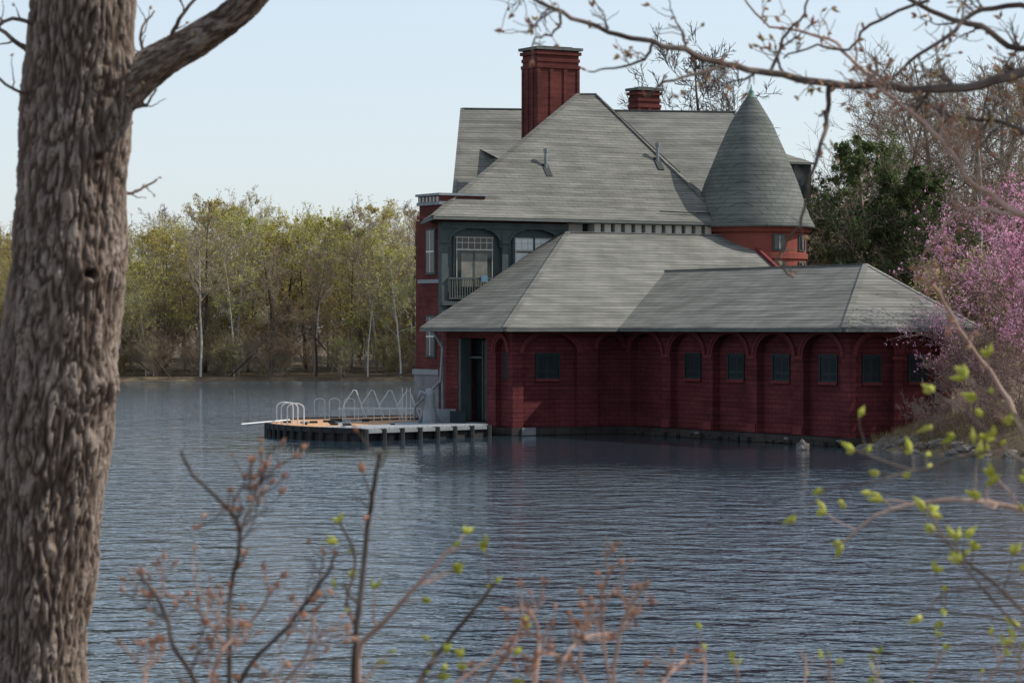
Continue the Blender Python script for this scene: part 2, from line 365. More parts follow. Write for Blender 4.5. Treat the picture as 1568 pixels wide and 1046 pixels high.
rr=R1.copy(); Bk.poly([i4,i1,i1+up,rr+Vector((.1,0,-.1)),i4+up],BRICK2)
def V(p,dz=0): return Vector(p)+Vector((0,0,dz))
for p,q in ((e0,f0),(f0,a0),(a0,a1),(a1,f1),(f1,e1),(R1,R2),(R1,q1),(a1,g1),(R2,q2)): Bk.beam(V(p,.01),V(q,.01),.18,.05,SHING)
Bk.beam(V(e0,-.08),V(e1,-.08),.12,.1,GUT); Bk.beam(V(e0,-.1),V((-.1,7.1,8.4),-.1),.1,.12,GUT)
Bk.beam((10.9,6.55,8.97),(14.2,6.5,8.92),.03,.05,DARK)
def onslope(u,v): return Vector((u,v,9.0+(v-6.85)*(14.12-9.0)/(10.8-6.85)))
for u,v in ((6.3,8.15),(12.05,8.5)):
    p=onslope(u,v); Bk.tube([p,p+Vector((0,0,.75))],.07,8,GREYM); Bk.tube([p+Vector((0,0,.7)),p+Vector((0,0,.85))],[.1,.1],8,GREYM)
    Bk.beam(p+Vector((0,-.3,-.32)),p+Vector((0,.1,.2)),.3,.07,DARK)
Bk.tube([(10.9,11.3,13),(10.9,11.3,13.95)],.06,8,GREYM)
def chimney(c,wx,wy,z0,z1,panels=3):
    x,y=c; Bk.box((x-wx/2,y-wy/2,z0),(x+wx/2,y+wy/2,z1),BRICK2)
    for k in range(panels+1):
        w_=.09
        px=x-wx/2+wx*k/panels
        Bk.box((max(px-w_,x-wx/2-.03),y-wy/2-.04,z0),(min(px+w_,x+wx/2+.03),y-wy/2,z1-.9),BRICK2)
        py=y-wy/2+wy*k/panels
        Bk.box((x-wx/2-.04,max(py-w_,y-wy/2-.03),z0),(x-wx/2,min(py+w_,y+wy/2+.03),z1-.9),BRICK2)
    for i,(zz,e) in enumerate(((.9,.06),(.62,.04),(.32,.09))): Bk.box((x-wx/2-e,y-wy/2-e,z1-zz),(x+wx/2+e,y+wy/2+e,z1-zz+.14),BRICK2)
    Bk.box((x-wx/2-.14,y-wy/2-.14,z1-.12),(x+wx/2+.14,y+wy/2+.14,z1),SLATE)
    Bk.box((x-wx/2+.2,y-wy/2+.2,z1),(x+wx/2-.2,y+wy/2-.2,z1+.06),DARK)
chimney((8.95,12.2),2.05,1.3,9,16.15,3)
c=w2l(6.1,131,0); chimney((c.x,c.y),1.15,.8,12,15.1,2)
def gdorm(P0,w,hh,dp,rm):
    x,y,z=P0
    Bk.box((x-w/2,y-dp/2,z),(x+w/2,y+dp/2,z+hh),rm)
    Bk.poly([(x-w/2-.15,y-dp/2-.15,z+hh-.05),(x+w/2+.15,y-dp/2-.15,z+hh-.05),(x+w/2,y+dp/2+.6,z+hh+.55),(x-w/2,y+dp/2+.6,z+hh+.55)],SHING)
    Bk.beam((x-w/2-.15,y-dp/2-.15,z+hh-.06),(x+w/2+.15,y-dp/2-.15,z+hh-.06),.1,.1,GUT)
    Bk.box((x-w/2+.15,y-dp/2-.03,z+.1),(x+w/2-.15,y-dp/2,z+hh-.15),GLASS)
p=w2l(-.30,125.0,10.9); gdorm(p,1.3,.6,1.4,SHING)
p=w2l(12.35,126.2,9.9); gdorm(p,1.1,1.5,1.6,TEAL)
Bk.obj('chimneys_and_details',BH)
Tu=MB(); tc_=(15.86,7.0)
TB=noisy('turret_brick',(.18,.055,.042),(.225,.068,.05),2,.9,spec=.1)
Tu.lathe(tc_,[(2.35,-.2),(2.35,7.0),(2.42,7.02),(2.42,7.25),(2.35,7.27),(2.35,8.1),(2.48,8.15),(2.55,8.4),(0.1,8.4)],48,TB)
for an in (-95,-60,-25,10):
    a=math.radians(an); d=Vector((math.cos(a),math.sin(a),0)); t=Vector((-d.y,d.x,0)); c=Vector((*tc_,0))+d*2.33
    fr=Fr((c.x,c.y),(t.x,t.y),(-d.x,-d.y))
    for z0,z1 in ((7.35,8.05),(5.2,6.9)):
        fr.box(Tu,-.3,.3,z0,z1,-.06,.1,TEAL); fr.box(Tu,-.24,.24,z0+.07,z1-.07,-.08,-.05,GLASS); fr.box(Tu,-.015,.015,z0+.07,z1-.07,-.1,-.05,CREAM)
    fr.box(Tu,-.42,.42,5.05,5.18,-.1,.1,CREAM)
Tu.obj('turret_wall',BH)
Tc=MB()
Tc.lathe(tc_,[(2.35,8.36),(2.72,8.34),(2.72,8.44),(2.5,8.85),(2.3,9.4),(2.0,10.3),(1.42,11.7),(.9,12.85),(.3,13.85),(.08,14.15)],64,SLATE)
Tc.obj('turret_roof',BH,smooth=True)
Tf=MB(); Tf.lathe(tc_,[(.3,13.83),(.2,14.0),(.12,14.1),(.13,14.2),(.05,14.3),(.02,14.5),(0,14.52)],12,noisy('copper_green',(.08,.17,.14),(.13,.24,.20),5,.6)); Tf.obj('turret_finial',BH,smooth=True)
Dp=MB()
Dp.tube([(-.75,5.2,4.0),(-.5,5.25,3.9),(-.15,5.3,3.5),(-.12,5.3,.6)],.06,8,GREYM)
Dp.tube([(-.75,5.0,4.0),(-.35,4.9,3.3),(-.45,4.9,2.0),(-1.2,5.6,1.0),(-1.25,5.6,.5)],.055,8,GREYM)
Dp.tube([(14.4,5.8,8.35),(14.5,5.9,8.1),(14.75,6.3,7.7),(14.8,6.4,7.0)],.06,8,GREYM)
Dp.obj('drain_pipes',BH)

# ---------------------------------------------------------------- dock
DK=empty('curved_dock')
D=MB(); cx,cy=-.5,110.0
def sector(ri,ro,a0,a1,z,th,mat,n=40,edge=BLACKW):
    for i in range(n):
        t0=math.radians(a0+(a1-a0)*i/n); t1=math.radians(a0+(a1-a0)*(i+1)/n)
        def q(r,t,z_): return (cx+r*math.cos(t),cy+r*math.sin(t),z_)
        gap=.003
        D.poly([q(ri,t0,z),q(ro,t0,z),q(ro,t1-gap,z),q(ri,t1-gap,z)],mat)
        D.poly([q(ro,t0,z-th),q(ro,t1,z-th),q(ro,t1,z),q(ro,t0,z)],edge)
        D.poly([q(ri,t0,z),q(ri,t1,z),q(ri,t1,z-th),q(ri,t0,z-th)],edge)
sector(6.6,8.9,95,236,.44,.5,PLANK,120)
sector(0.5,6.5,100,228,.28,.3,GREYPL,60)
sector(4.3,5.9,130,240,.41,.2,PLANK,90)
sector(8.86,9.0,95,236,.48,.2,BLACKW,120)
for i in range(34):
    t=math.radians(100+i*4); D.tube([(cx+8.95*math.cos(t),cy+8.95*math.sin(t),-1),(cx+8.95*math.cos(t),cy+8.95*math.sin(t),.47)],.1,8,BLACKW)
D.obj('deck',DK)
D=MB()
a=Vector((-5.3,102.6,.44)); b2=Vector((-.9,107.2,.44)); nrm=Vector((-.72,.69,0))
dirn=(b2-a).normalized()
for k in range(26):
    p=a+dirn*(k*(b2-a).length/26); q=p+nrm*2.6
    D.beam(p+dirn*.12,q+dirn*.12,.225,.06,GREYPL)
D.beam(a+Vector((0,0,-.09)),b2+Vector((0,0,-.09)),.12,.12,GREYM)
for k in range(8):
    p=a+(b2-a)*k/7; D.tube([p+Vector((0,0,-1.5)),p],.13,8,BLACKW)
D.beam(a+Vector((-.1,.2,-.3))+nrm*.12,b2+Vector((0,0,-.3))+nrm*.12,.2,.42,BLACKW)
D.box((-6.9,107.5,.36),(-1.0,113.5,.40),GREYPL)
D.box((-3.6,109.4,.42),(-2.9,109.8,.58),BLUE); D.box((-3.3,111,.42),(-2.2,111.6,.92),GREYM); D.box((-2.4,109.8,.42),(-1.8,110.2,.88),DTEAL)
D.obj('straight_dock',DK)
D=MB()
def hoop(x,y,z,w,hh,yaw,lean=0,r=.026):
    c,s_=math.cos(yaw),math.sin(yaw); pts=[(x,y,z)]
    for i in range(9):
        t=math.pi*i/8; l=w/2-w/2*math.cos(t); zz=hh-w/2*.6+w/2*.6*math.sin(t)
        pts.append((x+c*l+lean*zz/hh,y+s_*l,z+zz))
    pts.append((x+c*w,y+s_*w,z)); D.tube(pts,r,6,SILVER)
for x,y in ((-9.0,108.8),(-8.75,107.9),(-8.45,107.0)): hoop(x,y,.44,.62,.82,.12)
for x in (-8.1,-7.5,-6.9): hoop(x+.1,115.3-.1*abs(x+7),.42,.42,.82,.05,r=.02)
for k in range(4):
    x=-6.6+k*.72; y=113.4-k*.2
    D.tube([(x,y,.42),(x-.12,y,1.0),(x+.28,y,1.62),(x+.38,y,1.60),(x+.80,y+.1,.5)],.025,6,SILVER)
D.tube([(-6.9,112.6,.90),(-3.6,112.6,.90)],.022,6,SILVER)
for k in range(6): D.tube([(-6.7+k*.62,112.6,.39),(-6.7+k*.62,112.6,.90)],.018,6,SILVER)
for k in range(3): D.tube([(-4.35+k*.16,113,.39),(-4.35+k*.16,113,1.72)],.02,6,WHITE)
D.tube([(-10.1,106.1,.50),(-8.4,107.4,.62)],.035,6,SILVER)
for k in range(14):
    tt=math.radians(R.uniform(150,232)); r_=R.uniform(5.3,8.6); D.box((cx+r_*math.cos(tt),cy+r_*math.sin(tt),.40),(cx+r_*math.cos(tt)+R.uniform(.1,.5),cy+r_*math.sin(tt)+.2,.52),R.choice([BLACKW,GREYPL,DTEAL]))
D.obj('rails',DK)
WN=MB(); 
WN.lathe((-3.15,108.9),[(.28,.39),(.26,.9),(.16,1.2),(.2,1.5),(.14,1.75),(0,1.8)],12,GREYM)
WN.tube([(-3.15,108.9,1.45),(-3.5,108.8,1.65),(-3.6,108.8,1.3)],[.1,.09,.05],8,GREYM); WN.tube([(-3.15,108.9,1.3),(-2.7,109,.4)],.04,6,GREYM); WN.tube([(-3.15,108.9,1.3),(-3.6,109,.4)],.04,6,GREYM)
WN.obj('boat_winch',smooth=True)

# ---------------------------------------------------------------- terrain & water
ys=np.concatenate([np.linspace(-60,0,13),np.linspace(1,34,40),np.linspace(36,80,12),np.linspace(80.6,135,90),np.linspace(137,215,20),np.linspace(216,235,24),np.linspace(240,400,17),np.linspace(450,3500,12)])
xs=np.concatenate([np.linspace(-3500,-200,10),np.linspace(-180,-20,34),np.linspace(-18,8,14),np.linspace(8.6,42,64),np.linspace(44,180,30),np.linspace(220,3500,10)])
sx=[-100,60,75,85,90,93,96,99,101,106,110,114,130,150,5000]; sv=[60,40,27,20,15.6,13.2,12.2,12.2,12.4,9,6,2,0,0,0]
G=MB(); vs=[];fs=[]
for y in ys:
    sh=np.interp(y,sx,sv)
    for x in xs:
        nz=noise.noise(Vector((x*.25,y*.25,0)))*.35+noise.noise(Vector((x*.9,y*.9,3)))*.12
        zr=max(-1.5,min(1.0,(x-sh)*.38)) + (nz*.5 if x>sh else 0)
        zr+= max(0,min(1,(x-sh-8)/20))*1.2 if y>60 else 0
        fy=219.5+3*noise.noise(Vector((x*.04,0,5)))
        zf=max(-1.5,min(.3,(y-fy)*.5))+max(0,min(3.0,(y-fy-4)*.04))
        zn=2.35 if y<12 else 2.35-(y-12)*.42
        zn=max(-1.5,zn)+(nz*.25 if y<17 else 0)
        vs.append((x,y,max(zr,zf,zn)))
nx=len(xs)
for j in range(len(ys)-1):
    for i in range(nx-1): fs.append((j*nx+i,j*nx+i+1,(j+1)*nx+i+1,(j+1)*nx+i))
GM=noisy('ground_leaf_litter',(.07,.05,.032),(.11,.08,.05),.6,.95,c3=(.17,.135,.08))
G.add(vs,fs,GM); G.obj('ground',smooth=True)

m,nt,b=new_mat('lake_water')
b.inputs['Base Color'].default_value=(.022,.040,.055,1); b.inputs['Roughness'].default_value=.04; b.inputs['IOR'].default_value=1.333
g=N(nt,'ShaderNodeNewGeometry')
# wind shelter: calmer water close under the boathouse walls
dv=N(nt,'ShaderNodeVectorMath',operation='DISTANCE'); dv.inputs[1].default_value=(6.0,101.0,0); nt.links.new(g.outputs['Position'],dv.inputs[0])
mr=N(nt,'ShaderNodeMapRange'); mr.interpolation_type='SMOOTHSTEP'; mr.inputs[1].default_value=9; mr.inputs[2].default_value=30; mr.inputs[3].default_value=.09; mr.inputs[4].default_value=1.0
npz=N(nt,'ShaderNodeTexNoise',Scale=.12,Detail=3); nt.links.new(g.outputs['Position'],npz.inputs['Vector'])
adn=N(nt,'ShaderNodeMath',operation='MULTIPLY_ADD'); adn.inputs[1].default_value=16; nt.links.new(npz.outputs['Fac'],adn.inputs[0]); 
sbn=N(nt,'ShaderNodeMath',operation='SUBTRACT'); sbn.inputs[1].default_value=8; nt.links.new(dv.outputs['Value'],sbn.inputs[0]); nt.links.new(sbn.outputs[0],adn.inputs[2])
nt.links.new(adn.outputs[0],mr.inputs[0])
def wn(sc,st,rot,dist,det,prev=None,ds=0):
    mp=N(nt,'ShaderNodeMapping'); mp.inputs['Scale'].default_value=st; mp.inputs['Rotation'].default_value=(0,0,rot)
    nt.links.new(g.outputs['Position'],mp.inputs[0])
    n=N(nt,'ShaderNodeTexNoise',Scale=sc,Detail=det,Roughness=.6,Distortion=ds); nt.links.new(mp.outputs[0],n.inputs['Vector'])
    bp=N(nt,'ShaderNodeBump',Distance=dist); nt.links.new(mr.outputs[0],bp.inputs['Strength']); nt.links.new(n.outputs['Fac'],bp.inputs['Height'])
    if prev: nt.links.new(prev.outputs[0],bp.inputs['Normal'])
    return bp
p1=wn(1.0,(.85,1.1,1),.4,.16,1,None,.4)
p2=wn(3.6,(.8,1.15,1),-.3,.055,2,p1,.3)
nt.links.new(p2.outputs[0],b.inputs['Normal'])
Wt=MB(); Wt.poly([(-700,5,0),(700,5,0),(700,330,0),(-700,330,0)],m); Wt.obj('lake_water')

Gr=MB(); rg=random.Random(3)
for i in range(9000):
    y=rg.uniform(86,101); sh=np.interp(y,sx,sv); x=sh+rg.uniform(0,1)**1.3*9+.2
    z=(x-sh)*.38; z=min(z,1.0)-.1; hh=rg.uniform(.1,.5); w_=.02; an=rg.uniform(0,6.28); lx,ly=rg.uniform(-.25,.25),rg.uniform(-.2,.2)
    c_,s_=math.cos(an)*w_,math.sin(an)*w_
    Gr.add([(x-c_,y-s_,z),(x+c_,y+s_,z),(x+lx,y+ly,z+hh)],[(0,1,2)],L_GRASS)
Gr.obj('bank_grass')
def rockmb(mb,loc,s,seed):
    bm=bmesh.new(); bmesh.ops.create_icosphere(bm,subdivisions=2,radius=1)
    vs=[]
    for v in bm.verts:
        k=1+.45*noise.noise(v.co*1.3+Vector((seed,0,0))); vs.append((v.co.x*s[0]*k+loc[0],v.co.y*s[1]*k+loc[1],v.co.z*s[2]*k+loc[2]))
    mb.add(vs,[tuple(v.index for v in f.verts) for f in bm.faces],ROCK); bm.free()
rb=MB(); rockmb(rb,(9.75,95.6,.05),(.24,.22,.28),1); rb.obj('boulder')
rb=MB()
for i in range(60):
    y=rg.uniform(88,97.6); x=np.interp(y,sx,sv)+rg.uniform(-.4,.9); s=rg.uniform(.08,.3); rockmb(rb,(x,y,(x-np.interp(y,sx,sv))*.38),(s*1.3,s,s*.7),i+5)
rb.obj('shore_stones')

# ---------------------------------------------------------------- trees
def rv(rng,s=1): return Vector((rng.uniform(-s,s),rng.uniform(-s,s),rng.uniform(-s,s)))
def tree_mb(seed,H,r0,crown,first=.25,n1=18,n2=6,n3=5,n4=3,up=.5,leaf=None,lsz=.12,lper=2,bark=B_GREY,bare_top=2,twig=.014,lean=.03,topr=.12,twbark=None):
    rng=random.Random(seed); mb=MB(); K=9; twbark=twbark or bark
    pts=[];p=Vector((0,0,-.3)); d=Vector((rng.uniform(-lean,lean),rng.uniform(-lean,lean),1)); 
    for i in range(K+1): pts.append(p.copy()); p=p+d*(H/K); d=(d+rv(rng,.09)); d.z=1
    mb.tube(pts,[r0*(1-i/K)**.8+r0*topr*.4 for i in range(K+1)],7,bark)
    def br(p,d,L,r,lev):
        k={1:4,2:3,3:2,4:1}[lev]; q=[p]; dd=d.normalized()
        for i in range(k):
            p=p+dd*(L/k); q.append(p); dd=(dd+rv(rng,.22)+Vector((0,0,.10*up))).normalized()
        ns={1:5,2:3,3:3,4:3}[lev]
        mb.tube(q,[max(r*(1-.8*i/k),twig*.6) for i in range(k+1)],ns,bark if lev==1 else twbark)
        if leaf and lev>=3:
            zf=q[-1].z/H
            for _ in range(lper):
                if rng.random()<1.15-max(0,zf-.8)*bare_top:
                    mb.leaf(q[rng.randrange(1,len(q))]+rv(rng,L*.25),lsz*rng.uniform(.6,1.3),leaf,rng)
        if lev<4:
            n={1:n2,2:n3,3:n4}[lev]
            for i in range(n):
                t=rng.uniform(.2,1); f=t*k; a=min(int(f),k-1); pp=q[a].lerp(q[a+1],f-a)
                ax=rv(rng).normalized(); nd=(dd+ax*.85+Vector((0,0,.2*up))).normalized()
                br(pp,nd,L*rng.uniform(.35,.6),max(r*.5,twig),lev+1)
    for i in range(n1):
        t=first+(1-first)*((i+.5)/n1); f=t*K; a=min(int(f),K-1); pp=pts[a].lerp(pts[a+1],f-a)
        an=i*2.4+rng.uniform(-.4,.4); prof=math.sin(math.pi*min(1,(t-first)/(1-first)*.8+.22))**.7
        d=Vector((math.cos(an),math.sin(an),rng.uniform(.25,.9)*up*2))
        br(pp,d,crown*prof*rng.uniform(.75,1.2),r0*.35*(1.15-t),1)
    return mb
FT=[]
specs=[dict(H=13.5,crown=4.0,leaf=L_YG,r0=.13,first=.25,lsz=.10,lper=3,up=.7,twig=.012,n2=7,bare_top=1),
       dict(H=13,crown=3.4,leaf=L_YG,r0=.10,first=.3,lsz=.095,lper=3,bark=B_BIRCH,twbark=B_GREY,up=.8,twig=.012,bare_top=1),
       dict(H=15,crown=3.8,leaf=L_TAN,r0=.14,first=.3,lsz=.08,lper=2,up=.8,twig=.014),
       dict(H=15,crown=3.6,leaf=None,r0=.15,first=.35,n1=20,n3=6,up=.8,twig=.015),
       dict(H=12.5,crown=4.4,leaf=L_YG,r0=.13,first=.15,lsz=.105,lper=3,up=.6,bark=B_DARK,twbark=B_BRN,twig=.012,n2=7,bare_top=1),
       dict(H=5.5,crown=3.2,leaf=L_TAN,r0=.05,first=.05,lsz=.08,lper=2,n1=16,bark=B_BRN,up=.9,twig=.014),
       dict(H=5,crown=3.2,leaf=L_YG,r0=.05,first=.05,lsz=.085,lper=3,n1=16,bark=B_BRN,up=.9,twig=.013),
       dict(H=13.5,crown=2.4,leaf=L_TAN,r0=.10,first=.45,lsz=.08,lper=1,bark=B_BIRCH,twbark=B_GREY,up=.9,n1=14,twig=.012),
       dict(H=14,crown=2.6,leaf=L_TAN,r0=.15,first=.35,lsz=.08,lper=1,bark=B_DARK,twbark=B_BRN,up=.9,n1=16,twig=.012)]
for i,s_ in enumerate(specs): FT.append(tree_mb(100+i,**s_).mesh('distant_tree_%d'%i))
DT=empty('distant_trees'); rt=random.Random(11)
def inst(me,x,y,z,s,par,name,tilt=0):
    o=bpy.data.objects.new(name,me); scene.collection.objects.link(o); o.parent=par; o.location=(x,y,z); o.rotation_euler=(0,tilt,rt.uniform(0,6.28) if not tilt else 0); o.scale=(s*rt.uniform(.9,1.1),s*rt.uniform(.9,1.1),s); return o
def hprof(x,y):
    a=784+x/y*F
    return np.interp(a,[-300,0,190,250,300,340,400,450,500,530,570,610,660,900],[.9,.88,.90,.88,1.05,1.05,.96,.98,.96,.88,.90,1.0,.96,.96])
for row,(y0,sp,kinds) in enumerate([(222.5,3.2,[0,8,1,7,8,1,7]),(226,2.8,[0,1,4,2,8,0,1]),(231,2.8,[0,2,1,0,4]),(238,2.8,[0,2,0,4,3]),(249,3.0,[2,0,3,3,0])]):
    x=-58
    while x<14:
        y=y0+rt.uniform(-1.5,1.5); k=rt.choice(kinds); s=hprof(x,y)*rt.uniform(.82,1.03)*(.95 if row>3 else 1)
        if row==0: s*=.82
        inst(FT[k],x,y,.3 if row==0 else .8,s,DT,'distant_tree'); x+=sp*rt.uniform(.6,1.4)
for i in range(100): inst(FT[rt.choice([5,5,5,6])],rt.uniform(-58,6),rt.uniform(220.2,226),.1,rt.uniform(.3,.58),DT,'distant_shrub')
for i in range(70): inst(FT[rt.choice([5,5,6])],rt.uniform(-58,8),rt.uniform(227,236),.6,rt.uniform(.6,.95),DT,'distant_shrub')
for i in range(40): inst(FT[rt.choice([5,6])],-60+i*1.8+rt.uniform(-.5,.5),rt.uniform(242,262),1,rt.uniform(1.2,1.6),DT,'distant_shrub')
for x,t in ((-27.5,-.9),(-26.5,-.7),(-22,.8),(-13,-.6),(-9,1.0)): inst(FT[8],x,221,.2,.55,DT,'distant_leaning_tree',tilt=t)

bare=[tree_mb(200,16,.26,5,first=.25,n1=20,n2=7,n3=6,n4=4,leaf=L_TAN,lsz=.06,lper=1,bark=B_BRN,twig=.012).mesh('bare_tree_a'),
      tree_mb(201,15,.23,4.6,first=.3,n1=20,n2=7,n3=6,n4=4,leaf=None,bark=B_GREY,twbark=B_BRN,twig=.012).mesh('bare_tree_b'),
      tree_mb(202,5,.1,3,first=.05,n1=16,n2=6,n3=5,n4=4,leaf=L_TAN,lsz=.08,lper=2,bark=B_BRN).mesh('brown_shrub')]
WD=empty('woodland_trees')
def at(a,y): return (a-784)*y/F
for a,y,k,s in ((1285,150,1,.72),(1330,146,0,.88),(1385,152,1,.98),(1430,143,0,1.0),(1480,150,1,1.1),(1520,140,0,1.0),(1560,142,1,1.08),(1610,138,0,1.0),(1300,165,0,.75),(1450,165,0,1.0),(1540,165,1,1.15),(1650,150,0,1.1),(1360,170,1,.95),(1235,170,1,.72),(1500,130,1,.85)):
    inst(bare[k],at(a,y),y,1.5,s,WD,'bare_tree')
for i in range(26):
    a=rt.uniform(1235,1650); y=rt.uniform(137,155); inst(bare[2],at(a,y),y,1.4,rt.uniform(1.0,1.7),WD,'brown_shrub')
for a,y,s in ((1262,124,.9),(1300,121,.7),(1450,122,1.1),(1500,120,1.1),(1420,119,.7),(1560,120,1.2)): inst(bare[2],at(a,y),y,1.2,s,WD,'brown_shrub')
o=tree_mb(210,16,.28,4.2,first=.5,n1=16,n2=7,n3=6,n4=4,leaf=None,bark=B_DARK,twig=.018).obj('bare_tree'); o.location=(at(1090,155),155,1.5); o.scale=(1,1,1.10)
ev=tree_mb(220,11,.2,3.0,first=.08,n1=34,n2=8,n3=6,n4=4,leaf=L_DG,lsz=.11,lper=4,bark=B_BRN,bare_top=0,up=.25).obj('evergreen_tree'); ev.location=(at(1325,126),126,1.3); ev.scale=(.95,.95,1.06)
ev2=bpy.data.objects.new('evergreen_tree.001',ev.data); scene.collection.objects.link(ev2); ev2.location=(at(1395,124),124,1.3); ev2.rotation_euler=(0,0,2); ev2.scale=(.9,.9,.92)
pk=tree_mb(230,6.0,.12,3.5,first=.05,n1=24,n2=8,n3=6,n4=4,leaf=L_PINK,lsz=.055,lper=5,bark=B_PURP,bare_top=0,twig=.008,up=.6).obj('pink_blossom_tree'); pk.location=(17.9,98,.8); pk.scale=(1,1,1.12)
bs=tree_mb(240,3.2,.05,2.2,first=.02,n1=20,n2=7,n3=6,n4=4,leaf=L_TAN,lsz=.025,lper=1,bark=B_PURP,twig=.007,up=.7).obj('bare_shrub'); bs.location=(15.4,95.4,.6)
for i,(x,y,s) in enumerate(((16.6,94,.8),(13.9,94.2,.4),(15.4,92.6,.5),(17.8,92,.6),(19.5,94,.8))):
    b2=bpy.data.objects.new('bare_shrub.%03d'%(i+1),bs.data); scene.collection.objects.link(b2); b2.location=(x,y,.4); b2.rotation_euler=(0,0,1.5*i); b2.scale=(s*1.1,s*1.1,s)

# ---------------------------------------------------------------- foreground tree
m,nt,b=new_mat('furrowed_bark'); BARK=m
at_=N(nt,'ShaderNodeAttribute',attribute_name='ridge')
r=ramp(nt,[(.0,(.034,.024,.019)),(.35,(.10,.074,.059)),(.7,(.205,.162,.135)),(1,(.31,.265,.225))])
tc=N(nt,'ShaderNodeTexCoord'); mp=N(nt,'ShaderNodeMapping'); mp.inputs['Scale'].default_value=(1,1,.3); nt.links.new(tc.outputs['Object'],mp.inputs[0])
n=N(nt,'ShaderNodeTexNoise',Scale=70,Detail=5,Roughness=.7); nt.links.new(mp.outputs[0],n.inputs['Vector'])
nb=N(nt,'ShaderNodeTexNoise',Scale=5,Detail=3); nt.links.new(tc.outputs['Object'],nb.inputs['Vector'])
ma=N(nt,'ShaderNodeMath',operation='MULTIPLY_ADD'); ma.inputs[1].default_value=.6; nt.links.new(n.outputs['Fac'],ma.inputs[0])
sb=N(nt,'ShaderNodeMath',operation='MULTIPLY_ADD'); sb.inputs[1].default_value=.7; sb.inputs[2].default_value=-.45; nt.links.new(at_.outputs['Fac'],sb.inputs[0]); nt.links.new(sb.outputs[0],ma.inputs[2])
mb2=N(nt,'ShaderNodeMath',operation='MULTIPLY_ADD'); mb2.inputs[1].default_value=.55; nt.links.new(nb.outputs['Fac'],mb2.inputs[0]); nt.links.new(ma.outputs[0],mb2.inputs[2])
nt.links.new(mb2.outputs[0],r.inputs[0]); nt.links.new(r.outputs[0],b.inputs['Base Color']); b.inputs['Roughness'].default_value=.9; b.inputs['Specular IOR Level'].default_value=.1
bp=N(nt,'ShaderNodeBump',Strength=.8,Distance=.01); nt.links.new(n.outputs['Fac'],bp.inputs['Height']); nt.links.new(bp.outputs[0],b.inputs['Normal'])

def barktube(name,path,nr,ns,parent,knots=(),amp=.012,fs=24):
    P=[p for p,_ in path]; Rr=[r for _,r in path]
    cum=[0]
    for i in range(1,len(P)): cum.append(cum[-1]+(P[i]-P[i-1]).length)
    vs=[];rid=[];fs_=[]
    tt=np.linspace(0,cum[-1],nr)
    X=[np.interp(tt,cum,[p[k] for p in P]) for k in range(3)]+[np.interp(tt,cum,Rr)]
    w=max(3,nr//len(P)//2*2+1); ker=np.ones(w)/w
    X=[np.convolve(np.pad(x,(w//2,w//2),mode='reflect',reflect_type='odd'),ker,'valid') for x in X]
    C=np.stack(X[:3],1)
    for i in range(nr):
        c=Vector(C[i]); t=Vector(C[min(i+1,nr-1)]-C[max(i-1,0)]).normalized()
        a=t.cross(Vector((0,1,0))).normalized(); bq=t.cross(a)
        for j in range(ns):
            an=2*math.pi*j/ns; d=a*math.cos(an)+bq*math.sin(an); rr_=X[3][i]
            q=Vector((math.cos(an)*rr_*fs,math.sin(an)*rr_*fs,tt[i]*fs*.22))
            w1=noise.noise_vector(q*.5)*.9+noise.noise_vector(q*2.1)*.4
            n1=noise.noise(q+w1)
            q2=Vector((q.x*.5,q.y*.5,q.z*2.2)); n2=noise.noise(q2+w1*1.8)
            n3=noise.noise(Vector((q.x*2.4,q.y*2.4,q.z*2.6))+w1)
            ridge=max(0,1-abs(n1)*2.7); cross=max(0,1-abs(n2)*6)
            hgt=1-max(ridge,cross*.55)+n3*.25
            lump=noise.noise(Vector((math.cos(an)*1.2,math.sin(an)*1.2,tt[i]*2.5)))*.03*rr_/.23
            p=c+d*rr_
            kz=0
            for (kp,kr,kh,crater) in knots:
                dd=(p-kp).length/kr
                if dd<2.5:
                    g_=math.exp(-dd*dd*1.2)
                    kz+=kh*g_
                    if crater: kz-=kh*1.9*math.exp(-dd*dd*9); hgt-=.9*math.exp(-dd*dd*9)
            p=p+d*(amp*(hgt-.5)*2+lump+kz)
            vs.append(p); rid.append(max(0,min(1,hgt)))
    for i in range(nr-1):
        for j in range(ns):
            j2=(j+1)%ns; fs_.append((i*ns+j,i*ns+j2,(i+1)*ns+j2,(i+1)*ns+j))
    mb=MB(); mb.add(vs,fs_,BARK); o=mb.obj(name,parent,smooth=True)
    at2=o.data.attributes.new('ridge','FLOAT','POINT'); at2.data.foreach_set('value',rid)
    return o
FTREE=empty('foreground_tree')
D0=12.0; k=D0/F
path=[(S(a,b_,D0),r_*k) for a,b_,r_ in ((36,1220,130),(40,1150,102),(45,1045,82),(58,900,78),(75,750,82),(88,600,90),(98,450,89),(110,300,84),(118,150,82),(128,0,78),(140,-150,74),(150,-400,66),(170,-800,50),(200,-1300,28))]
kn=[(S(178,590,D0-.1),.085,.055,False),(S(152,240,D0-.2),.05,.04,True),(S(135,420,D0-.21),.055,.045,True),(S(40,500,D0-.2),.07,.02,False),(S(120,700,D0-.2),.1,.015,False),(S(195,110,D0-.05),.1,.04,False)]
barktube('trunk',path,900,260,FTREE,kn,amp=.011,fs=31)
lp=[(S(a,b_,D0+dz),r_*k) for a,b_,r_,dz in ((150,170,40,0),(205,118,33,0),(250,88,27,-.02),(300,64,24,-.05),(345,38,23,-.08),(385,2,22,-.1),(440,-70,20,-.2),(560,-200,16,-.3),(700,-420,10,-.3),(800,-600,5,0))]
barktube('limb',lp,400,80,FTREE,[(S(318,95,D0-.05),.03,.02,False)],amp=.003,fs=36)

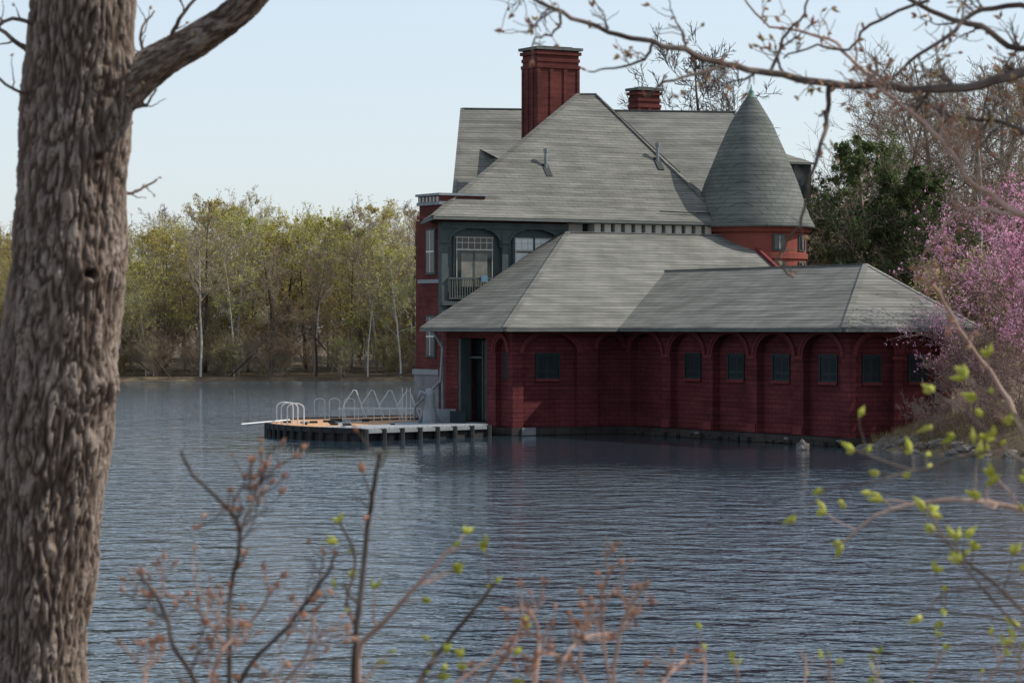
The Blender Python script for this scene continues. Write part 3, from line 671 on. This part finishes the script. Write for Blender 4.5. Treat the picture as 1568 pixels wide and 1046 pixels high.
def wiggle(pts,rng,amt,sub=4):
    out=[]
    for i in range(len(pts)-1):
        for s_ in range(sub):
            t=s_/sub; p0=pts[max(i-1,0)];p1=pts[i];p2=pts[i+1];p3=pts[min(i+2,len(pts)-1)]
            q=.5*((2*p1)+(-p0+p2)*t+(2*p0-5*p1+4*p2-p3)*t*t+(-p0+3*p1-3*p2+p3)*t**3)
            out.append(q+rv(rng,amt))
    out.append(pts[-1]); return out
def twigs(mb,pts,r0,r1,rng,bark,bud,nsub=8,subL=.25,lev=2,bsz=.016,amt=.004,budp=.8,upb=.3):
    q=wiggle(pts,rng,amt) if len(pts)>2 else pts
    n=len(q); mb.tube(q,[r0+(r1-r0)*i/(n-1) for i in range(n)],7 if r0>.01 else 5,bark)
    tip=(q[-1]-q[-2]).normalized()
    if bud and rng.random()<budp:
        for _ in range(rng.choice([1,2,3,4])): mb.bud(q[-1],tip+rv(rng,.6),bsz*rng.uniform(.7,1.5),bsz*.26,bud)
    if lev<=0: return
    for i in range(nsub):
        j=rng.randrange(max(1,n//6),n-1) if n>3 else 1
        t=(q[min(j+1,n-1)]-q[j-1]).normalized(); side=rv(rng); side.y*=.6; side=(side-t*side.dot(t)).normalized()
        d=(t*.6+side+Vector((0,0,upb))).normalized(); L=subL*rng.uniform(.35,1.1); p=q[j]; pp=[p]; kk=4
        for s_ in range(kk):
            p=p+d*(L/kk); pp.append(p); d=(d+rv(rng,.3)+Vector((0,0,upb*.3))).normalized()
        rr_=(r0+(r1-r0)*j/(n-1))
        twigs(mb,pp,max(rr_*.5,.0016),.0012,rng,bark,bud,max(2,nsub//2) if lev>1 else 0,subL*.5,lev-1,bsz,amt*.5,budp,upb)
        if bud and rng.random()<.35*budp: mb.bud(q[j],side,bsz*.8,bsz*.22,bud)

def strokes(name,lst,d,seed,bark,bud,**kw):
    rng=random.Random(seed); mb=MB()
    for st in lst:
        dz=0; pts=[]
        for a,b_ in st[0]:
            dz+=rng.uniform(-.12,.12); pts.append(S(a,b_,d+dz))
        kk=dict(kw); 
        if len(st)>3: kk.update(st[3])
        twigs(mb,pts,st[1]*d/F,st[2]*d/F,rng,kk.pop('bark',bark),kk.pop('bud',bud),**kk)
    return mb
mb=strokes('t',[([(190,299),(215,290),(240,275)],3,1.5),([(205,165),(225,160),(238,140)],3,1.5),([(225,90),(215,50),(235,20)],3,1.5),([(255,75),(270,40),(290,10),(330,-30)],4,2),([(60,90),(30,70),(0,45),(-40,40)],5,2),([(60,40),(20,30),(-30,60)],4,2),([(50,150),(20,135),(-20,110)],3,2)],12,5,B_TWIG,L_BUDP,nsub=4,subL=.15,lev=1)
mb.obj('twigs',FTREE)
OT=empty('overhanging_tree'); d=10
barktube('trunk',[(S(2150,1250,d),.30),(S(2140,1100,d),.24),(S(2120,600,d),.2),(S(2080,0,d),.18),(S(2040,-500,d),.12),(S(2000,-1200,d),.05)],200,60,OT)
L=[([(2090,100),(1900,70),(1740,90),(1590,106),(1500,131),(1420,137),(1350,133),(1270,128),(1180,113),(1110,100),(1050,78),(1000,66),(930,48),(860,20),(800,-12)],9,2.8,dict(nsub=20,subL=.2,upb=.0)),
   ([(1270,130),(1268,170),(1258,220),(1238,285),(1226,345)],4.5,2,dict(nsub=5,subL=.09,upb=-.1)),
   ([(1226,345),(1200,380),(1190,400),(1215,425)],2,1.5,dict(nsub=2,subL=.08)),
   ([(1110,102),(1060,118),(1010,128),(995,150)],3,1.5,dict(nsub=4,subL=.1)),
   ([(1000,66),(985,90),(940,105),(900,110)],3,1.2,dict(nsub=3,subL=.1)),
   ([(2080,-80),(1800,-40),(1650,40),(1560,75),(1500,40),(1440,25),(1380,-10)],7,3.5,dict(nsub=10,subL=.2)),
   ([(1640,20),(1560,10),(1490,20),(1450,60),(1390,95),(1360,135)],5,2,dict(nsub=7,subL=.16)),
   ([(1180,113),(1200,60),(1230,20),(1240,-20)],3,1.5,dict(nsub=5,subL=.15)),
   ([(1350,133),(1300,90),(1270,60),(1180,40),(1140,0)],3.5,1.5,dict(nsub=7,subL=.16,bark=B_TWIGP)),
   ([(1420,0),(1330,40),(1300,75),(1250,70),(1200,90)],3,1.5,dict(nsub=5,subL=.16)),
   ([(860,22),(850,50),(820,60),(815,90)],2.5,1.2,dict(nsub=3,subL=.08)),
   ([(2110,420),(1800,400),(1640,350),(1560,330),(1520,300),(1480,270),(1440,215),(1390,170),(1350,140)],6,2.5,dict(nsub=14,subL=.15,bark=B_TWIGP)),
   ([(2110,320),(1800,260),(1640,230),(1540,190),(1460,180),(1400,150)],5,2,dict(nsub=12,subL=.15,bark=B_TWIG)),
   ([(1560,330),(1500,320),(1460,330),(1420,380),(1400,430)],3,1.5,dict(nsub=6,subL=.1,bark=B_TWIGP)),
   ([(2110,900),(1750,760),(1600,700),(1530,590),(1480,520),(1440,450),(1420,430)],5,2,dict(nsub=8,subL=.1,bark=B_TWIGP))]
mb=strokes('o',L,d,21,B_TWIG,L_BUDP,lev=2,bsz=.026,amt=.006,budp=.4); mb.obj('limbs',OT)

def shrub(name,lst,d,seed,bark,bud,**kw):
    mb=strokes(name,lst,d,seed,bark,bud,**kw); return mb.obj(name)
shrub('budding_shrub',[([(540,1200),(541,1060),(546,960),(560,830),(570,760),(583,690)],5.5,3,dict(nsub=7,subL=.10,budp=.5,bud=L_BUDP)),
  ([(560,1200),(548,1010),(590,950),(640,895),(692,838)],5.5,2.5,dict(bark=B_TWIGP,nsub=8,subL=.12)),
  ([(620,1200),(640,1050),(680,990),(740,915),(757,893)],5,2.5,dict(nsub=7,subL=.09)),
  ([(546,960),(530,920),(545,860),(520,800)],3,2,dict(nsub=3,subL=.08)),
  ([(590,1200),(660,1080),(760,1000),(800,960)],3,1.5,dict(nsub=5,subL=.1,bark=B_TWIGP))],6.5,31,B_TWIG,L_BUDY,lev=1,bsz=.024,amt=.002)
shrub('bare_budding_shrub',[([(340,1200),(300,1050),(265,985),(250,930),(215,880)],4.5,2.5),([(360,1200),(350,1000),(355,900),(368,810),(330,760),(290,720),(278,690)],4.5,2),
  ([(368,812),(390,760),(405,715)],2.5,2),([(360,1200),(365,1050),(440,960),(500,880),(512,850)],4.5,2),([(300,1200),(330,1020),(380,960),(420,900)],3.5,2,dict(bark=B_TWIGP)),
  ([(200,1200),(220,1050),(230,1010)],4,2,dict(bark=B_TWIGP)),([(350,1000),(300,930),(240,905)],3,1.5,dict(bark=B_TWIGP)),([(400,1200),(430,1060),(470,1000),(480,940)],3,2,dict(bark=B_TWIGP))],6.2,32,B_TWIG,L_BUDP,nsub=6,subL=.12,lev=2,bsz=.018,amt=.002,upb=.5,budp=.7)
shrub('bare_budding_shrub',[([(800,1200),(820,1060),(825,970),(810,930)],3.5,2),([(820,1200),(850,1050),(880,985),(930,970)],3,2),([(960,1200),(940,1050),(955,950),(985,900)],3.5,2),
  ([(900,1200),(900,1060),(870,1010),(830,1000)],3,2),([(1000,1200),(1010,1060),(1050,1010)],3,2),([(720,1200),(740,1060),(780,1000),(800,950)],3,2),([(980,1200),(940,1080),(920,930),(935,875)],2.5,2,)],6.4,33,B_TWIGP,L_BUDP,nsub=6,subL=.10,lev=2,bsz=.018,amt=.002,upb=.6,budp=.7)
shrub('bare_budding_shrub',[([(1060+70*i,1230),(1070+70*i+R.uniform(-20,20),1080),(1080+70*i+R.uniform(-30,40),R.uniform(985,1030))],2.5,1.5) for i in range(8)],6.6,34,B_TWIGP,L_BUDY,nsub=5,subL=.07,lev=1,bsz=.018,amt=.002,upb=.6)
shrub('leafing_shrub',[([(1760,1250),(1700,900),(1600,800),(1540,775),(1480,765),(1400,772),(1340,790),(1290,830)],5,2,dict(bark=B_TWIGP,nsub=7,subL=.12)),
  ([(1760,1250),(1720,1000),(1600,960),(1520,890),(1460,840),(1420,780)],4,2,dict(nsub=7)),([(1740,1250),(1640,1000),(1560,960),(1480,870),(1465,830)],3,1.5,dict(nsub=7)),
  ([(1700,900),(1600,740),(1540,690),(1500,650),(1430,600)],4,1.5,dict(nsub=8)),([(1600,740),(1560,640),(1480,580)],3,1.5,dict(nsub=6)),([(1540,690),(1470,700),(1400,720),(1310,690)],2.5,1.2,dict(nsub=7)),
  ([(1400,720),(1330,740),(1260,750)],1.5,1,dict(nsub=4)),([(1700,1000),(1580,900),(1500,900),(1450,905),(1410,945)],2.5,1.2,dict(nsub=6))],6.8,35,B_TWIG,L_BUDY,subL=.1,lev=1,bsz=.034,amt=.002,budp=.95,upb=.3)

# ---------------------------------------------------------------- light, sky, camera
AZ=math.radians(82); EL=math.radians(43)
w=bpy.data.worlds.new('World'); scene.world=w; w.use_nodes=True; nt=w.node_tree
bg=nt.nodes['Background']; sk=nt.nodes.new('ShaderNodeTexSky'); sk.sky_type='NISHITA'; sk.sun_disc=False
sk.sun_elevation=EL; sk.sun_rotation=AZ; sk.air_density=1.0; sk.dust_density=1.0; sk.ozone_density=2.0
# thin even high haze over the clear sky
hz=nt.nodes.new('ShaderNodeMix'); hz.data_type='RGBA'; hz.blend_type='MIX'; hz.inputs[0].default_value=.52; hz.inputs[7].default_value=(5.6,6.15,6.9,1)
nt.links.new(sk.outputs[0],hz.inputs[6]); nt.links.new(hz.outputs[2],bg.inputs[0]); bg.inputs[1].default_value=.15
sd=Vector((math.sin(AZ)*math.cos(EL),math.cos(AZ)*math.cos(EL),math.sin(EL)))
sl=bpy.data.lights.new('sun','SUN'); sl.energy=4.9; sl.angle=math.radians(.53); sl.color=(1,.94,.85)
so=bpy.data.objects.new('sun',sl); scene.collection.objects.link(so); so.rotation_euler=sd.to_track_quat('Z','Y').to_euler(); so.location=(60,40,60)
cam=bpy.data.cameras.new('camera'); co=bpy.data.objects.new('camera',cam); scene.collection.objects.link(co); scene.camera=co
cam.lens=100; cam.sensor_width=36; cam.clip_end=6000; cam.clip_start=.1
co.location=(0,0,CAMZ); co.rotation_euler=(math.radians(90)-math.atan(21/F),0,0)
cam.dof.use_dof=True; cam.dof.focus_distance=108; cam.dof.aperture_fstop=9
scene.view_settings.view_transform='Standard'; scene.view_settings.look='None'; scene.view_settings.exposure=0
